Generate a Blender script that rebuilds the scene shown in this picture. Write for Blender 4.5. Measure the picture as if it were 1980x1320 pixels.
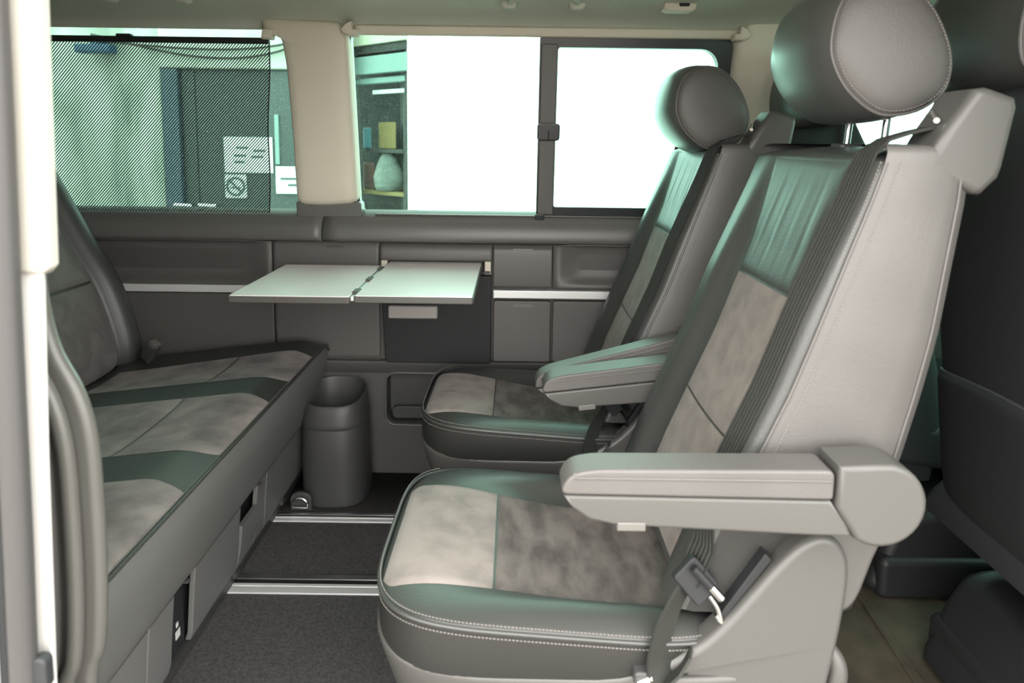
import bpy, bmesh, math, random
import numpy as np
from mathutils import Vector, Matrix
random.seed(4)
for o in list(bpy.data.objects): bpy.data.objects.remove(o, do_unlink=True)
SC = bpy.context.scene; COL = SC.collection

# ------------------------------------------------------------------ camera
F_PX = 1320.; CX, CY = 992., 440.; PITCH = math.radians(7.1); ROLL = math.radians(.75); CAM_Z = 1.12
fw = np.array([0, math.cos(PITCH), -math.sin(PITCH)])
_r0 = np.array([1., 0, 0]); _u0 = np.cross(_r0, fw)
rt = _r0*math.cos(ROLL) + _u0*math.sin(ROLL); up = np.cross(rt, fw)
cd = bpy.data.cameras.new('camera'); cam = bpy.data.objects.new('camera', cd); COL.objects.link(cam)
cd.sensor_width = 36; cd.lens = F_PX/1980*36
cd.shift_x = (990-CX)/1980; cd.shift_y = -(660-CY)/1980
cd.clip_start = .02
cam.matrix_world = Matrix(((rt[0], up[0], -fw[0], 0), (rt[1], up[1], -fw[1], 0), (rt[2], up[2], -fw[2], CAM_Z), (0, 0, 0, 1)))
cd.dof.use_dof = True; cd.dof.focus_distance = 1.75; cd.dof.aperture_fstop = 4.5
SC.camera = cam
# ------------------------------------------------------------------ sky and exposure
w = bpy.data.worlds.new('overcast_sky'); SC.world = w; w.use_nodes = True
w.node_tree.nodes['Background'].inputs[0].default_value = (1.0, .975, .94, 1)
w.node_tree.nodes['Background'].inputs[1].default_value = 1.0
vs = SC.view_settings; vs.view_transform = 'Standard'; vs.look = 'None'; vs.gamma = 1; vs.use_curve_mapping = False
vs.exposure = 3.2

def at(u, v, y):
    """point of the sight line through a photo pixel at depth y"""
    r = fw + rt*(u-CX)/F_PX - up*(v-CY)/F_PX
    return Vector(r*(y/r[1])) + Vector((0, 0, CAM_Z))

# ------------------------------------------------------------------ materials
MATS = {}
def mat(name, col, rough=.5, metal=0., spec=.5, var=0., vscale=8., vdetail=4., bump=0., bscale=300., col2=None, coat=0., coat_rough=.3, distort=0., stretch=None, ramp=(.35, .65), sheen=0.):
    m = bpy.data.materials.new(name); m.use_nodes = True; nt = m.node_tree; N = nt.nodes; L = nt.links
    b = N['Principled BSDF']
    b.inputs['Base Color'].default_value = (*col, 1); b.inputs['Roughness'].default_value = rough
    b.inputs['Metallic'].default_value = metal; b.inputs['Specular IOR Level'].default_value = spec
    b.inputs['Coat Weight'].default_value = coat; b.inputs['Coat Roughness'].default_value = coat_rough
    if sheen: b.inputs['Sheen Weight'].default_value = sheen; b.inputs['Sheen Roughness'].default_value = .5
    tc = N.new('ShaderNodeTexCoord'); src = tc.outputs['Object']
    if stretch:
        mp = N.new('ShaderNodeMapping'); mp.inputs['Scale'].default_value = stretch; L.new(src, mp.inputs['Vector']); src = mp.outputs[0]
    if var or col2:
        n = N.new('ShaderNodeTexNoise'); n.inputs['Scale'].default_value = vscale; n.inputs['Detail'].default_value = vdetail
        n.inputs['Distortion'].default_value = distort; L.new(src, n.inputs['Vector'])
        r = N.new('ShaderNodeValToRGB'); c2 = col2 or tuple(c*(1-var) for c in col)
        r.color_ramp.elements[0].position = ramp[0]; r.color_ramp.elements[1].position = ramp[1]
        r.color_ramp.elements[0].color = (*c2, 1); r.color_ramp.elements[1].color = (*col, 1)
        L.new(n.outputs[0], r.inputs[0]); L.new(r.outputs[0], b.inputs['Base Color'])
    if bump:
        n = N.new('ShaderNodeTexNoise'); n.inputs['Scale'].default_value = bscale; n.inputs['Detail'].default_value = 3
        L.new(tc.outputs['Object'], n.inputs['Vector'])
        bp = N.new('ShaderNodeBump'); bp.inputs['Strength'].default_value = bump; bp.inputs['Distance'].default_value = .002
        L.new(n.outputs[0], bp.inputs['Height']); L.new(bp.outputs[0], b.inputs['Normal'])
    MATS[name] = m; return m
mat('leather_dark', (.042, .043, .040), .46, bump=.25, bscale=260, spec=.55, coat=.12, coat_rough=.3)
mat('leather_cushion', (.023, .023, .021), .44, bump=.25, bscale=260, spec=.30)
mat('leather_head', (.046, .047, .044), .50, bump=.2, bscale=260, spec=.9, coat=.6, coat_rough=.34)
mat('leather_bench', (.036, .037, .034), .46, bump=.25, bscale=260, spec=.42)
mat('leather_grey', (.092, .087, .082), .48, bump=.25, bscale=260, var=.1, vscale=9)
mat('suede', (.150, .129, .117), .9, spec=.15, col2=(.066, .056, .051), vscale=15, ramp=(.36, .64), stretch=(1.9, .75, 1), vdetail=10, distort=.25, bump=.2, bscale=500, sheen=.1)
mat('suede_back', (.185, .160, .142), .9, spec=.15, col2=(.135, .117, .104), vscale=24, ramp=(.35, .66), vdetail=10, distort=.25, bump=.2, bscale=500, sheen=.1)
mat('suede_bench', (.24, .212, .20), .9, spec=.15, col2=(.115, .102, .097), vscale=11, ramp=(.33, .64), vdetail=10, distort=.25, bump=.2, bscale=500, sheen=.1)
mat('suede_light', (.275, .241, .22), .9, spec=.15, col2=(.175, .152, .138), vscale=14, ramp=(.30, .58), vdetail=10, distort=.25, bump=.2, bscale=500, sheen=.1)
mat('suede_dark', (.145, .138, .132), .9, spec=.15, col2=(.11, .105, .10), vscale=12, vdetail=9, distort=.9, ramp=(.40, .60), bump=.2, bscale=500, sheen=.1)
mat('shell_plastic', (.070, .068, .063), .42, bump=.12, bscale=700)
mat('panel_plastic', (.092, .087, .082), .46, bump=.12, bscale=700)
mat('panel_lower', (.066, .063, .058), .6, bump=.12, bscale=700)
mat('belt_plastic', (.115, .112, .105), .4, bump=.1, bscale=700)
mat('black_plastic', (.015, .016, .017), .6, spec=.35)
mat('bench_plastic', (.125, .125, .12), .55, bump=.12, bscale=700)
mat('dark_plastic', (.045, .045, .045), .48, bump=.1, bscale=600)
mat('front_seat_dark', (.021, .022, .023), .55, bump=.1, bscale=500, spec=.35)
mat('front_base', (.017, .017, .018), .5, spec=.4)
mat('rubber', (.02, .022, .023), .6)
mat('frame_black', (.022, .026, .027), .35)
mat('beige_trim', (.60, .55, .45), .6, bump=.1, bscale=900)
mat('headliner', (.50, .52, .44), .95, spec=.1, bump=.2, bscale=900)
mat('chrome', (.75, .75, .74), .18, metal=1)
mat('aluminium', (.62, .62, .61), .35, metal=1)
mat('silver_strip', (.72, .72, .71), .4, metal=.35)
mat('handle_grey', (.11, .105, .097), .4)
mat('grip_grey', (.34, .325, .30), .4)
mat('table_top', (.84, .77, .76), .3, bump=.05, bscale=900)
mat('table_edge', (.085, .08, .074), .45)
mat('carpet', (.098, .096, .095), 1, spec=.05, var=.35, vscale=150, bump=.6, bscale=900)
mat('floor_vinyl', (.10, .083, .058), .55, var=.45, vscale=12, vdetail=8)
mat('white_paint', (.62, .61, .58), .3, coat=.5, coat_rough=.05)
mat('cream_cover', (.40, .385, .34), .5)
mat('seal_grey', (.048, .046, .045), .55)
mat('jamb_trim', (.085, .083, .075), .36)
mat('belt_web', (.022, .023, .02), .6, bump=.5, bscale=700, spec=.3)
mat('thread', (.17, .16, .148), .7)
mat('thread_dark', (.09, .085, .08), .7)
mat('ground_concrete', (.74, .73, .70), .9, var=.08, vscale=2)
mat('hall_floor', (.24, .215, .185), .6, var=.3, vscale=1.5)
mat('garage_concrete', (.34, .325, .30), .9, col2=(.12, .135, .12), vscale=1.6, vdetail=6, distort=.8, stretch=(1.6, 1, .5), ramp=(.34, .6))
mat('garage_band', (.40, .39, .35), .9, var=.3, vscale=2.5)
mat('garage_door', (.034, .038, .038), .5)
mat('garage_blue', (.034, .05, .072), .5)
mat('lamp_blue', (.02, .05, .10), .5)
mat('paper', (.5, .5, .49), .8)
mat('print_grey', (.07, .075, .075), .8)
mat('shed_dark', (.035, .03, .028), .8, var=.4, vscale=6)
mat('shed_red', (.12, .05, .04), .8, var=.4, vscale=5)
mat('shed_cream', (.36, .34, .27), .8)
mat('shed_teal', (.16, .22, .21), .7)
mat('ochre', (.16, .11, .04), .8)
mat('sack', (.17, .18, .165), .9, var=.35, vscale=14)
mat('cyan_thing', (.07, .16, .2), .7)
# tinted window glass: colours what passes, mirrors a little
def glass(name, tint, gl=.08, dust=0.):
    m = bpy.data.materials.new(name); m.use_nodes = True; nt = m.node_tree; N = nt.nodes; L = nt.links
    N.remove(N['Principled BSDF']); out = N['Material Output']
    t = N.new('ShaderNodeBsdfTransparent'); t.inputs[0].default_value = (*tint, 1)
    g = N.new('ShaderNodeBsdfGlossy'); g.inputs['Roughness'].default_value = .02
    fr = N.new('ShaderNodeFresnel'); fr.inputs[0].default_value = 1.35
    mx = N.new('ShaderNodeMixShader'); L.new(fr.outputs[0], mx.inputs[0]); L.new(t.outputs[0], mx.inputs[1]); L.new(g.outputs[0], mx.inputs[2])
    last = mx
    if dust:
        tc = N.new('ShaderNodeTexCoord'); vo = N.new('ShaderNodeTexVoronoi'); vo.inputs['Scale'].default_value = 260
        L.new(tc.outputs['Object'], vo.inputs['Vector'])
        lt = N.new('ShaderNodeMath'); lt.operation = 'LESS_THAN'; lt.inputs[1].default_value = .13; L.new(vo.outputs['Distance'], lt.inputs[0])
        mu = N.new('ShaderNodeMath'); mu.operation = 'MULTIPLY'; mu.inputs[1].default_value = dust; L.new(lt.outputs[0], mu.inputs[0])
        d = N.new('ShaderNodeBsdfTranslucent'); d.inputs[0].default_value = (.7, .75, .72, 1)
        m2 = N.new('ShaderNodeMixShader'); L.new(mu.outputs[0], m2.inputs[0]); L.new(mx.outputs[0], m2.inputs[1]); L.new(d.outputs[0], m2.inputs[2]); last = m2
    L.new(last.outputs[0], out.inputs[0]); MATS[name] = m
glass('tinted_glass', (.64, .89, .81)); glass('dusty_glass', (.66, .89, .81), dust=.28)
# perforated blind fabric: dark threads with open diagonal gaps between them
def blind_mat():
    m = bpy.data.materials.new('blind_mesh'); m.use_nodes = True; nt = m.node_tree; N = nt.nodes; L = nt.links
    b = N['Principled BSDF']; b.inputs['Base Color'].default_value = (.02, .022, .02, 1); b.inputs['Roughness'].default_value = .8
    tc = N.new('ShaderNodeTexCoord'); sp = N.new('ShaderNodeSeparateXYZ'); L.new(tc.outputs['Object'], sp.inputs[0])
    s = N.new('ShaderNodeMath'); s.operation = 'SUBTRACT'; L.new(sp.outputs[0], s.inputs[0]); L.new(sp.outputs[2], s.inputs[1])
    k = N.new('ShaderNodeMath'); k.operation = 'MULTIPLY'; k.inputs[1].default_value = 108.; L.new(s.outputs[0], k.inputs[0])
    fr = N.new('ShaderNodeMath'); fr.operation = 'FRACT'; L.new(k.outputs[0], fr.inputs[0])
    g = N.new('ShaderNodeMath'); g.operation = 'GREATER_THAN'; g.inputs[1].default_value = .48; L.new(fr.outputs[0], g.inputs[0])
    t = N.new('ShaderNodeBsdfTransparent'); t.inputs[0].default_value = (.92, .92, .92, 1)
    mx = N.new('ShaderNodeMixShader'); L.new(g.outputs[0], mx.inputs[0]); L.new(b.outputs[0], mx.inputs[1]); L.new(t.outputs[0], mx.inputs[2])
    L.new(mx.outputs[0], N['Material Output'].inputs[0]); MATS['blind_mesh'] = m
blind_mat()

# ------------------------------------------------------------------ mesh helpers
OFF = Vector((0, 0, 0))
def link_obj(name, me, m, parent):
    o = bpy.data.objects.new(name, me); COL.objects.link(o)
    if m: me.materials.append(MATS[m])
    if parent:
        o.parent = parent
        o.matrix_parent_inverse = Matrix.Translation(-parent.location) if (parent.parent is None and parent.type == 'EMPTY') else Matrix.Identity(4)
    return o
def obj(name, V, Fc, m, parent=None, sharp=42, wn=False, thick=0, smooth=True):
    me = bpy.data.meshes.new(name); me.from_pydata([tuple(Vector(v)+OFF) for v in V], [], Fc); me.update()
    bm = bmesh.new(); bm.from_mesh(me); bmesh.ops.recalc_face_normals(bm, faces=bm.faces); bm.to_mesh(me); bm.free()
    o = link_obj(name, me, m, parent); finish(o, sharp, wn, smooth)
    if thick:
        s = o.modifiers.new('t', 'SOLIDIFY'); s.thickness = thick; s.offset = -1
    return o
def finish(o, sharp=42, wn=False, smooth=True):
    me = o.data
    if smooth:
        me.polygons.foreach_set('use_smooth', [True]*len(me.polygons))
        if sharp: me.set_sharp_from_angle(angle=math.radians(sharp))
    if wn:
        k = o.modifiers.new('wn', 'WEIGHTED_NORMAL'); k.keep_sharp = True
def thing(name, label, cat, loc, group=None):
    o = bpy.data.objects.new(name, None); COL.objects.link(o); o.location = Vector(loc)
    o.empty_display_size = .05; o['label'] = label; o['category'] = cat
    if group: o['group'] = group
    return o
def tag(o, label, cat, group=None):
    o['label'] = label; o['category'] = cat
    if group: o['group'] = group
    return o
def struct(o, label=None, cat=None):
    o['kind'] = 'structure'
    if label: o['label'] = label
    if cat: o['category'] = cat
    return o
def spline(P, n, closed=False):
    P = np.array(P, float); k = len(P); out = []
    segs = k if closed else k-1
    for i in range(segs):
        if closed: p0, p1, p2, p3 = P[(i-1) % k], P[i], P[(i+1) % k], P[(i+2) % k]
        else: p0, p1, p2, p3 = P[max(i-1, 0)], P[i], P[i+1], P[min(i+2, k-1)]
        for j in range(n):
            t = j/n
            out.append(.5*((2*p1)+(-p0+p2)*t+(2*p0-5*p1+4*p2-p3)*t*t+(-p0+3*p1-3*p2+p3)*t**3))
    if not closed: out.append(P[-1])
    return np.array(out)
def loft(rings, closed=True, cap0=False, cap1=False):
    V = []; Fc = []; n = len(rings[0])
    for r in rings: V += [tuple(p) for p in r]
    for i in range(len(rings)-1):
        for j in range(n if closed else n-1):
            a = i*n+j; b = i*n+(j+1) % n; Fc.append((a, b, b+n, a+n))
    if cap0: Fc.append(tuple(range(n))[::-1])
    if cap1: Fc.append(tuple((len(rings)-1)*n+j for j in range(n)))
    return V, Fc
def grid(fn, nu, nv):
    return loft([[fn(i/nu, j/nv) for j in range(nv+1)] for i in range(nu+1)], closed=False)
def tube_vf(P, r, n=8, closed=False):
    P = [Vector(p) for p in P]; k = len(P); rings = []; prev = None
    for i in range(k):
        if closed: d = P[(i+1) % k]-P[i-1]
        else: d = P[min(i+1, k-1)]-P[max(i-1, 0)]
        d.normalize()
        if prev is None:
            a = Vector((0, 0, 1)) if abs(d.z) < .9 else Vector((1, 0, 0)); nx = d.cross(a).normalized()
        else:
            nx = (prev - d*prev.dot(d)).normalized()
        prev = nx; ny = d.cross(nx); rr = r[i] if hasattr(r, '__len__') else r
        rings.append([P[i]+nx*rr*math.cos(2*math.pi*j/n)+ny*rr*math.sin(2*math.pi*j/n) for j in range(n)])
    if closed: rings.append(rings[0])
    return loft(rings, True, not closed, not closed)
def tube(name, P, r, m, parent=None, n=8, closed=False):
    V, Fc = tube_vf(P, r, n, closed); return obj(name, V, Fc, m, parent)
def AX(axis, a, b, c):
    return {'y': (a, c, b), 'x': (c, a, b), 'z': (a, b, c)}[axis]
def slab(name, out, axis, c0, c1, m, parent=None, bev=.004, seg=3, all_edges=False, shear=None):
    """closed outline (2D) extruded along an axis, with rounded rims; axis y: outline is (x,z), x: (y,z), z: (x,y)"""
    bm = bmesh.new(); n = len(out)
    f = shear or (lambda a, b, c: (a, b, c))
    A = [bm.verts.new(AX(axis, *f(p[0], p[1], c0))) for p in out]; B = [bm.verts.new(AX(axis, *f(p[0], p[1], c1))) for p in out]
    fa = bm.faces.new(A); fb = bm.faces.new(B[::-1])
    for i in range(n): bm.faces.new((A[(i+1) % n], A[i], B[i], B[(i+1) % n]))
    bmesh.ops.recalc_face_normals(bm, faces=bm.faces)
    if bev:
        E = set(fa.edges) | set(fb.edges)
        if all_edges: E = set(bm.edges)
        bmesh.ops.bevel(bm, geom=list(E), offset=bev, segments=seg, profile=.5, affect='EDGES', clamp_overlap=True)
    for v in bm.verts: v.co += OFF
    me = bpy.data.meshes.new(name); bm.to_mesh(me); bm.free()
    o = link_obj(name, me, m, parent); finish(o, 50, True); return o
def rbox(name, x0, x1, y0, y1, z0, z1, m, parent=None, bev=.004, seg=2):
    return slab(name, [(x0, z0), (x1, z0), (x1, z1), (x0, z1)], 'y', y0, y1, m, parent, bev, seg, True)
def rrect(x0, x1, z0, z1, r, n=6):
    """rounded rectangle; r a number or four radii from lower left, lower right, upper right, upper left"""
    rr = r if hasattr(r, '__len__') else [r]*4; out = []
    for (cx, cz, a0, q) in ((x0, z0, 180, 0), (x1, z0, 270, 1), (x1, z1, 0, 2), (x0, z1, 90, 3)):
        R = rr[q]; sx = 1 if q in (0, 3) else -1; sz = 1 if q in (0, 1) else -1
        for i in range(n+1):
            a = math.radians(a0+90*i/n); out.append((cx+sx*R+R*math.cos(a), cz+sz*R+R*math.sin(a)))
    return out
def plate(name, outer, holes, fn, thick, m, parent=None, bev=0):
    """flat plate with holes; fn maps (a,b,depth) to a point, depth runs 0..thick"""
    bm = bmesh.new(); loops = []
    for lp in [outer]+holes:
        vs_ = [bm.verts.new((p[0], p[1], 0)) for p in lp]
        loops.append([bm.edges.new((vs_[i], vs_[(i+1) % len(vs_)])) for i in range(len(vs_))])
    bmesh.ops.triangle_fill(bm, edges=[e for l in loops for e in l], use_beauty=True, use_dissolve=False)
    r = bmesh.ops.extrude_face_region(bm, geom=list(bm.faces))
    for v in [g for g in r['geom'] if isinstance(g, bmesh.types.BMVert)]: v.co.z += thick
    for v in bm.verts: v.co = Vector(fn(*v.co)) + OFF
    bmesh.ops.recalc_face_normals(bm, faces=bm.faces)
    me = bpy.data.meshes.new(name); bm.to_mesh(me); bm.free()
    o = link_obj(name, me, m, parent); finish(o, 35); 
    if bev:
        k = o.modifiers.new('b', 'BEVEL'); k.width = bev; k.segments = 2; k.limit_method = 'ANGLE'; k.angle_limit = math.radians(50)
    return o
def stitches(name, P, step, length, r, m, parent, side=Vector((0, 0, 1))):
    """a row of short thread dashes along a path, one mesh"""
    P = [Vector(p) for p in P]; V = []; Fc = []; acc = 0; pos = 0
    for i in range(len(P)-1):
        d = P[i+1]-P[i]; L = d.length
        if L < 1e-6: continue
        d.normalize()
        while pos <= acc+L:
            c = P[i]+d*(pos-acc); a = d.cross(Vector((.3, .5, .8))).normalized(); b = d.cross(a); k = len(V)
            for e in (-1, 1):
                for q in range(4):
                    an = math.pi/2*q; V.append(c+d*e*length/2+a*r*math.cos(an)+b*r*math.sin(an))
            for q in range(4): Fc.append((k+q, k+(q+1) % 4, k+4+(q+1) % 4, k+4+q))
            Fc += [(k+3, k+2, k+1, k), (k+4, k+5, k+6, k+7)]; pos += step
        acc += L
    o = obj(name, V, Fc, m, parent, smooth=False); o['kind'] = 'stuff'; return o
def ribbon(name, P, S, width, m, parent, th=.0016):
    """webbing strip along P with side directions S"""
    rings = []
    for i, p in enumerate(P):
        p = Vector(p); s = Vector(S[i]).normalized(); d = (Vector(P[min(i+1, len(P)-1)])-Vector(P[max(i-1, 0)])).normalized(); nn = d.cross(s).normalized()*th
        a = [p+s*width*(k/12-.5)-nn*(1 if k % 2 else 1.7) for k in range(13)]
        rings.append(a+[p+s*width/2+nn, p-s*width/2+nn])
    V, Fc = loft(rings, True, True, True); return obj(name, V, Fc, m, parent, sharp=30)
def itp(x, X, Yv): return float(np.interp(x, X, Yv))
def rpoly(pts, r, n=5):
    """polygon with filleted corners"""
    out = []; k = len(pts)
    for i in range(k):
        p = Vector(pts[i]).to_3d() if len(pts[i]) == 2 else Vector(pts[i]); a = Vector((*pts[i-1], 0)); b = Vector((*pts[(i+1) % k], 0)); p = Vector((*pts[i], 0))
        R = r[i] if hasattr(r, '__len__') else r
        da = (a-p); db = (b-p); q = min(R, da.length*.45, db.length*.45); A = p+da.normalized()*q; B = p+db.normalized()*q
        for j in range(n+1):
            t = j/n; c = A*(1-t)**2+p*2*t*(1-t)+B*t*t; out.append((c.x, c.y))
    return out
def se(a, b, n, k, cx=0, cy=0):
    out = []
    for i in range(k):
        t = 2*math.pi*i/k; c, s = math.cos(t), math.sin(t)
        out.append((cx+a*math.copysign(abs(c)**(2/n), c), cy+b*math.copysign(abs(s)**(2/n), s)))
    return out

WALL_Y = 2.2
def UY(z): return WALL_Y - .18*(z-.88)            # upper side wall leans inwards
def uw(a, b, d): return (a, UY(b)+d, b)            # (x, z, depth behind the upper wall plane)

# =================================================================== THE VAN SHELL
# floor
fl = obj('floor', *loft([[(-2.0, .70, z), (-2.0, 2.27, z), (2.3, 2.27, z), (2.3, .70, z)] for z in (-.06, -.001)], True, True, True), 'dark_plastic')
struct(fl, 'dark carpeted van floor with metal rails and a brown front part', 'floor')
rbox('carpet', -1.9, .50, .73, 2.198, -.001, .0, 'carpet', fl, 0) if False else obj('carpet', *grid(lambda u, v: (-1.9+2.4*u, .73+1.468*v, .002), 4, 4), 'carpet', fl, thick=.003)
obj('front_mat', *grid(lambda u, v: (.50+1.75*u, .73+1.468*v, .003), 4, 4), 'floor_vinyl', fl, thick=.004)
slab('mat_edge', [(.895, 1.90), (.925, 1.90), (.865, 1.20), (.845, 1.20)], 'z', .003, .011, 'floor_vinyl', fl, .002)
rbox('sill_step', -.45, .70, .66, .74, -.10, -.002, 'seal_grey', fl, .01)
def rail(yc, wd, label):
    t = thing('floor_rail', label, 'rail', (-.3, yc, .003), 'metal rails across the carpet')
    h = .007
    rbox('rail_flange', -1.15, .45, yc-wd/2, yc-wd*.22, .002, h, 'silver_strip', t, .0015)
    rbox('rail_flange', -1.15, .45, yc-wd*.17, yc-wd*.04, .002, h+.002, 'silver_strip', t, .001)
    rbox('rail_groove', -1.15, .45, yc-wd*.22, yc+wd*.42, .001, .0035, 'black_plastic', t, .0005)
    rbox('rail_flange', -1.15, .45, yc+wd*.25, yc+wd/2, .002, h-.001, 'aluminium', t, .001)
rail(1.912, .05, 'slim metal floor rail nearest to the side bin and far wall')
rail(1.602, .075, 'wide metal floor rail crossing the middle of the dark carpet')

# ceiling
prof = spline([(2.105, 1.446), (2.085, 1.466), (2.04, 1.482), (1.95, 1.494), (1.75, 1.506), (1.35, 1.518), (1.0, 1.51), (.80, 1.49), (.70, 1.45)], 5)
cl = obj('ceiling', *grid(lambda u, v: (-2.05+4.1*u, *prof[min(int(round(v*(len(prof)-1))), len(prof)-1)]), 8, len(prof)-1), 'headliner', thick=-.05)
struct(cl, 'grey fabric van headliner curving down to the windows', 'ceiling')
# outer side walls and ends, closing the cabin
def wallpiece(name, label, build):
    o = build(); struct(o, label, 'wall'); return o
wr = struct(rbox('wall_rear', -2.06, -2.0, .66, 2.3, -.06, 1.5, 'panel_plastic'), 'grey closed tailgate panel at the rear of the cabin', 'wall')
wf = struct(rbox('wall_front', 2.24, 2.34, .66, 2.3, -.06, .95, 'dark_plastic'), 'dark dashboard bulkhead at the front of the cabin', 'wall')
def front_glass():
    V, Fc = grid(lambda u, v: (2.28-.26*u, .72+1.4*v, .95+.5*u), 2, 2); o = obj('window_4', V, Fc, 'tinted_glass', thick=.005); struct(o, 'windscreen glass at the front', 'window')
front_glass()

# far side wall -------------------------------------------------------------
farw = plate('wall_far', [(-2.0, -.06), (2.28, -.06), (2.28, .84), (-2.0, .84)], [rrect(-.42, -.10, .172, .354, .035)],
             lambda a, b, d: (a, WALL_Y+d, b), .012, 'panel_lower')
struct(farw, 'grey plastic side wall panelling opposite the open door', 'wall')
# storage recess
V, Fc = [], []
rr = rrect(-.42, -.10, .172, .354, .035)
rings = [[(x, WALL_Y+.004, z) for x, z in rr], [(x, WALL_Y+.03, z) for x, z in rr], [((x+.26)*.97-.26, WALL_Y+.065, (z-.263)*.95+.263) for x, z in rr]]
V, Fc = loft(rings, True, False, True); obj('storage_recess', V, Fc, 'dark_plastic', farw, thick=.003)
V, Fc = tube_vf([(x, WALL_Y-.001, z) for x, z in rr], .004, 8, True); obj('recess_rim', V, Fc, 'panel_plastic', farw)
slab('recess_lip', rrect(-.405, -.11, .178, .222, .018), 'y', WALL_Y+.038, WALL_Y+.05, 'dark_plastic', farw, .004)
# lower ledge under the storage fascia
slab('lower_ledge', [(2.202, .402), (2.184, .398), (2.182, .385), (2.197, .355), (2.202, .35)], 'x', -.70, 1.2, 'panel_lower', farw, 0)
# fascia panels ----------------------------------------------------------
def panel(name, x0, x1, z0, z1, depth=.018, m='panel_plastic', r=.008, round_top=0., parent=None, bev=.004):
    return slab(name, rrect(x0+.0015, x1-.0015, z0+.0015, z1-.0015, r), 'y', WALL_Y-depth, WALL_Y+.004, m, parent or farw, bev)
def curved_panel(name, x0, x1, prof_, m='panel_plastic', curve_end=None, parent=None):
    P = spline(prof_, 5)
    def f(u, v):
        y, z = P[int(round(v*(len(P)-1)))]; x = x0+(x1-x0)*u
        if curve_end:
            e = max(0, 1-abs(x-curve_end[0])/curve_end[1]); y = y + (WALL_Y-curve_end[2]-y)*(e*e*(3-2*e))
        return (x, y, z)
    V, Fc = grid(f, 40, len(P)-1); return obj(name, V, Fc, m, parent or farw, thick=-.004)
W = WALL_Y
# rear recess panel with hollow: curved in at the middle, coming forward at its right end
curved_panel('armrest_hollow', -1.75, -.777, [(W-.020, .794), (W-.004, .782), (W+.002, .74), (W-.002, .69), (W-.022, .662), (W-.026, .652)], curve_end=(-.777, .11, .026))
panel('storage_panel', -1.75, -.777, .402, .622, .020)
slab('silver_strip', rrect(-1.75, -.777, .624, .650, .003), 'y', W-.026, W, 'silver_strip', farw, .003)
# panel between bench and table
curved_panel('storage_panel', -.773, -.432, [(W-.010, .796), (W-.020, .784), (W-.026, .75), (W-.026, .66), (W-.022, .55), (W-.02, .402)])
slab('finger_slot', rrect(-.60, -.545, .776, .782, .003), 'y', W-.026, W-.016, 'panel_lower', farw, .001)
# table compartment
curved_panel('roll_cover', -.428, -.066, [(W-.010, .792), (W-.022, .782), (W-.028, .765), (W-.028, .742), (W-.022, .737)])
panel('compartment_back', -.428, -.066, .69, .742, .001, 'black_plastic')
rbox('slide_bracket', -.090, -.070, W-.024, W, .694, .737, 'beige_trim', farw, .002)
rbox('slide_bracket', -.425, -.405, W-.024, W, .705, .737, 'beige_trim', farw, .002)
rbox('slide_pin', -.098, -.072, W-.034, W-.022, .698, .706, 'dark_plastic', farw, .002)
cdoor = thing('compartment_door', 'black flap below the folding table with a silver-grey grip', 'door', (-.247, W-.02, .40))
slab('flap', [(-.428, .69), (-.068, .69), (-.068, .402), (-.074, .396), (-.408, .396), (-.414, .402)], 'y', W-.026, W-.002, 'black_plastic', cdoor, .004)
slab('grip', rrect(-.400, -.240, .551, .594, .006), 'y', W-.052, W-.024, 'grip_grey', cdoor, .006)
# lids right of the table
curved_panel('upper_lid', -.062, .128, [(W-.010, .792), (W-.022, .782), (W-.027, .765), (W-.027, .70), (W-.024, .653)])
slab('finger_slot', rrect(.000, .066, .774, .782, .004), 'y', W-.030, W-.018, 'belt_plastic', farw, .002)
panel('lower_lid', -.062, .128, .402, .610, .024)
slab('finger_slot', rrect(.000, .066, .586, .600, .007), 'y', W-.027, W-.018, 'belt_plastic', farw, .002)
curved_panel('armrest_hollow', .132, 1.3, [(W-.020, .792), (W-.006, .782), (W+.002, .74), (W-.004, .69), (W-.022, .665), (W-.024, .653)], curve_end=(.132, .09, .022))
panel('lower_panel', .132, 1.3, .402, .610, .021)
slab('silver_strip', rrect(-.062, 1.3, .617, .644, .003), 'y', W-.027, W, 'silver_strip', farw, .003)
# belt-line trims below the windows, in two lengths
bp = [(W-.006, .797), (W-.026, .803), (W-.030, .82), (W-.024, .845), (W-.012, .862), (W-.002, .874), (W+.02, .886), (W+.04, .892)]
curved_panel('belt_line_trim', -1.75, -.614, bp, 'belt_plastic')
curved_panel('belt_line_trim', -.611, 1.4, bp, 'belt_plastic')
# upper wall frame with the window openings
uf = plate('window_surround', [(-2.0, .83), (2.28, .83), (2.28, 1.50), (-2.0, 1.50)],
           [rrect(-1.72, -.692, .884, 1.46, (.03, .035, .02, .02)), rrect(-.501, .652, .884, 1.445, (.035, .02, .035, .02)), rrect(.98, 1.75, .93, 1.42, .05)],
           lambda a, b, d: (a, UY(b)+.03+d, b), .03, 'frame_black', farw)

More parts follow.
